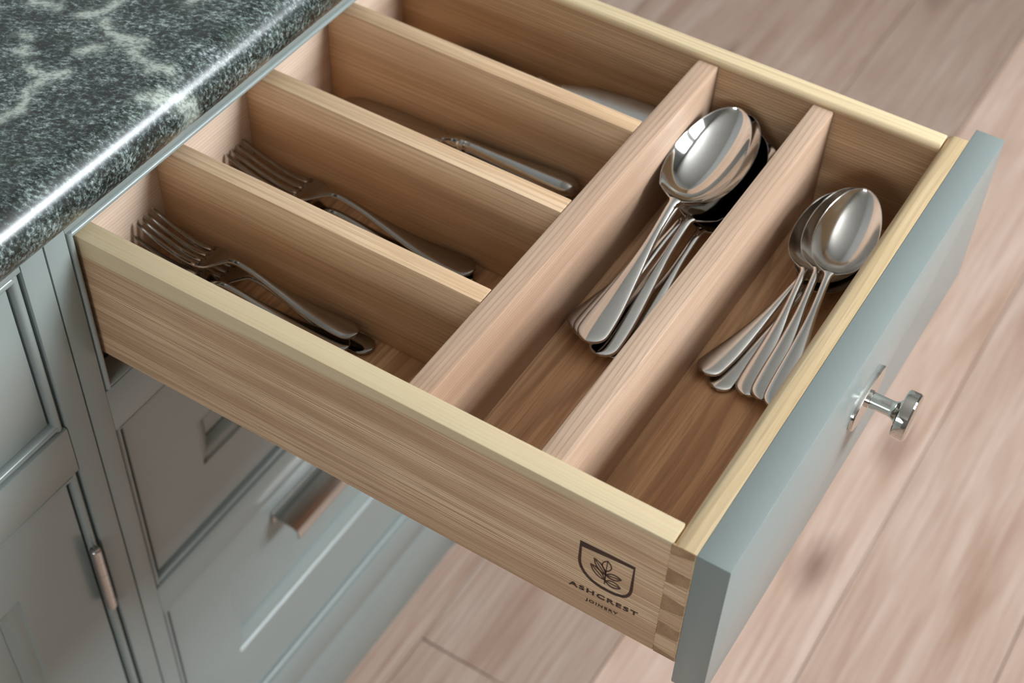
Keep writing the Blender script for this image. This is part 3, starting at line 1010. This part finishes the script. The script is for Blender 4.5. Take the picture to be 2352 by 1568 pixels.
def knife_meshes(name, hl, blade, mat, bw=0.0092):
    r = 0.0098
    rows = []
    xs = np.concatenate([0.012 * (1 - np.cos(np.linspace(0.02, math.pi / 2, 9))), np.linspace(0.018, hl - 0.008, 14)])
    for x in xs:
        e = math.sqrt(max(0.0, 1 - max(0, (0.010 - x) / 0.010) ** 2)) if x < 0.010 else 1.0
        k = float(interp([(0, 1.0), (0.15 * hl, 1.0), (0.5 * hl, 0.72), (0.85 * hl, 0.50), (hl, 0.48)], x)[0])
        rows.append((x, r * e * k + 1e-4, 0.0070 * e * (0.55 + 0.45 * k) + 1e-4, 0.0065))
    hm = loft_oval('handle', rows, mat)
    rows = [(hl - 0.009, 0.0042, 0.0040, 0.0065), (hl - 0.007, 0.0066, 0.0060, 0.0065), (hl - 0.005, 0.0070, 0.0063, 0.0065), (hl - 0.0035, 0.0052, 0.0047, 0.0065),
            (hl - 0.001, 0.0055, 0.0048, 0.0065), (hl + 0.004, 0.0050, 0.0036, 0.0063), (hl + 0.009, 0.0040, 0.0018, 0.0060), (hl + 0.012, 0.0045, 0.0010, 0.0058)]
    bo = loft_oval('bolster', rows, mat)
    rows = []
    for t in np.linspace(0, 1, 20):
        w = float(interp([(0, 0.0048), (0.08, 0.0075), (0.30, bw), (0.75, bw * 1.05), (0.92, bw * 0.75), (1.0, 0.0008)], t)[0])
        rows.append((hl + 0.009 + blade * t, w, 0.00085 * (1 - 0.4 * t), 0.0060 - 0.003 * t))
    bl_ = loft_oval('blade', rows, mat, 20, 0.8)
    return [('handle', hm), ('bolster', bo), ('blade', bl_)]


def lay(name, parts, E, Tp, local_e, local_t, roll, label, cat, group=None):
    """put a piece of cutlery so that its handle end is at E and its tip at Tp"""
    E, Tp = Vector(E), Vector(Tp)
    x = (Tp - E).normalized()
    z = Vector((0, 0, 1))
    y = z.cross(x).normalized()
    z = x.cross(y).normalized()
    Rw = Matrix((x, y, z)).transposed()
    le, lt = Vector(local_e), Vector(local_t)
    d = (lt - le).normalized()
    pitch = math.atan2(d.z, d.x)
    Rl = Matrix.Rotation(pitch, 3, 'Y')       # takes the local end-tip line onto +x
    Rr = Matrix.Rotation(math.radians(roll), 3, 'X')
    M3 = Rw @ Rr @ Rl
    loc = E - M3 @ le
    o = empty(name, loc, M3.to_euler())
    for nm, me in parts:
        link_mesh(nm, me, None, o)
    tag(o, label, cat, group)
    return o


tsp = spoon_meshes('tablespoon', 0.226, 0.099, 0.0510, 0.0140, 0.0112, 0.0031, steel)
LTE, LTT = (0, 0, 0.0035), (0.226, 0, 0.0168)
gt = 'tablespoons in the middle slot'
lay('tablespoon', tsp, (0.3010, 0.1685, -0.0865), (0.3045, 0.3845, -0.0640), LTE, LTT, 0, 'tablespoon at the bottom of the stack, handle against the middle partition', 'spoon', gt)
lay('tablespoon', tsp, (0.2700, 0.1715, -0.0790), (0.3055, 0.3870, -0.0570), LTE, LTT, 0, 'tablespoon whose handle fans out farthest left', 'spoon', gt)
lay('tablespoon', tsp, (0.2935, 0.1620, -0.0815), (0.2985, 0.3810, -0.0430), LTE, LTT, 0, 'tablespoon third from the top of the stack, handle end nearest the viewer', 'spoon', gt)
lay('tablespoon', tsp, (0.2785, 0.1665, -0.0775), (0.2895, 0.3840, -0.0335), LTE, LTT, 0, 'tablespoon directly under the topmost one, handle peeking out at its left', 'spoon', gt)
lay('tablespoon', tsp, (0.2855, 0.1608, -0.0725), (0.2830, 0.3805, -0.0260), LTE, LTT, 0, 'topmost tablespoon with its large bowl fully visible', 'spoon', gt)

dsp = spoon_meshes('dessert_spoon', 0.186, 0.079, 0.0430, 0.0125, 0.0095, 0.0027, steel_s)
LDE, LDT = (0, 0, 0.0035), (0.186, 0, 0.0168)
gd = 'dessert spoons in the slot behind the drawer front'
lay('dessert_spoon', dsp, (0.3715, 0.1847, -0.0882), (0.4010, 0.3650, -0.0740), LDE, LDT, 0, 'dessert spoon second from the left by handle, lying lowest', 'spoon', gd)
lay('dessert_spoon', dsp, (0.3600, 0.1890, -0.0835), (0.4000, 0.3670, -0.0680), LDE, LDT, 0, 'dessert spoon whose handle lies farthest left', 'spoon', gd)
lay('dessert_spoon', dsp, (0.3925, 0.1874, -0.0850), (0.3775, 0.3680, -0.0520), LDE, LDT, 0, 'dessert spoon with the leftmost bowl rim, third handle from the left', 'spoon', gd)
lay('dessert_spoon', dsp, (0.4040, 0.1865, -0.0815), (0.3855, 0.3640, -0.0425), LDE, LDT, 0, 'dessert spoon just under the topmost one, fourth handle from the left', 'spoon', gd)
lay('dessert_spoon', dsp, (0.4150, 0.1810, -0.0770), (0.3940, 0.3590, -0.0330), LDE, LDT, 0, 'topmost dessert spoon with its whole bowl showing, next to the drawer front', 'spoon', gd)

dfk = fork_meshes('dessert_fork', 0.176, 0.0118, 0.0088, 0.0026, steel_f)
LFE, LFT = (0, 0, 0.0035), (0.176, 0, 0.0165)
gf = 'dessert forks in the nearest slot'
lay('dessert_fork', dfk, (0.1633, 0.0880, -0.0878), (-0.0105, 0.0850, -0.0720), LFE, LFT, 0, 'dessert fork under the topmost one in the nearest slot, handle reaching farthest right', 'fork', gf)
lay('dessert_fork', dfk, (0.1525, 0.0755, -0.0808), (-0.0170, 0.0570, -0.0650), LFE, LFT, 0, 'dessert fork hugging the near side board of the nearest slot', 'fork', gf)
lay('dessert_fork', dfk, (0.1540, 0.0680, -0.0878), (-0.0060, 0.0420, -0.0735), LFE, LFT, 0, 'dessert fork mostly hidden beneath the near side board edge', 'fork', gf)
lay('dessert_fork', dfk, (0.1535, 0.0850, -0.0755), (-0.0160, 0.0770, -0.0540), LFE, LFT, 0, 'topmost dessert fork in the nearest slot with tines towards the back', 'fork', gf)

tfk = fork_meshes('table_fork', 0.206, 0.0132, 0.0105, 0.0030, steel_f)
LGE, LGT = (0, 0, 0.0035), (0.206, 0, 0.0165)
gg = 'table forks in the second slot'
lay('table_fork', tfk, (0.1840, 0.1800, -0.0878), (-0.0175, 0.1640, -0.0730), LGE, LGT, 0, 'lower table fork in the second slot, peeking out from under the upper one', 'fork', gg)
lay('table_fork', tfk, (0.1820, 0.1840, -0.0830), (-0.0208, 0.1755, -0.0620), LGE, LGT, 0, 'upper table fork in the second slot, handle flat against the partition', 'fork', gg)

steel_k = metal('knife_steel', (0.50, 0.485, 0.46, 1), 0.07)
knf = knife_meshes('table_knife', 0.106, 0.098, steel_k)
gk = 'table knives'
LKE, LKT = (0, 0, 0.0065), (0.213, 0, 0.003)
lay('table_knife', knf, (0.2075, 0.2835, -0.0700), (-0.0050, 0.2830, -0.0800), LKE, LKT, 0, 'table knife with ringed bolster resting on top in the third slot', 'knife', gk)
lay('table_knife', knf, (0.2090, 0.2730, -0.0838), (-0.0040, 0.2770, -0.0875), LKE, LKT, 0, 'second table knife in the third slot, half hidden by the partition', 'knife', gk)
knb = knife_meshes('serving_knife', 0.095, 0.108, steel_s, bw=0.0118)
lay('table_knife', knb, (0.0285, 0.3790, -0.0835), (0.2390, 0.3815, -0.0650), LKE, (0.212, 0, 0.003), 20, 'table knife in the farthest slot with its blade pointing to the drawer front', 'knife', gk)
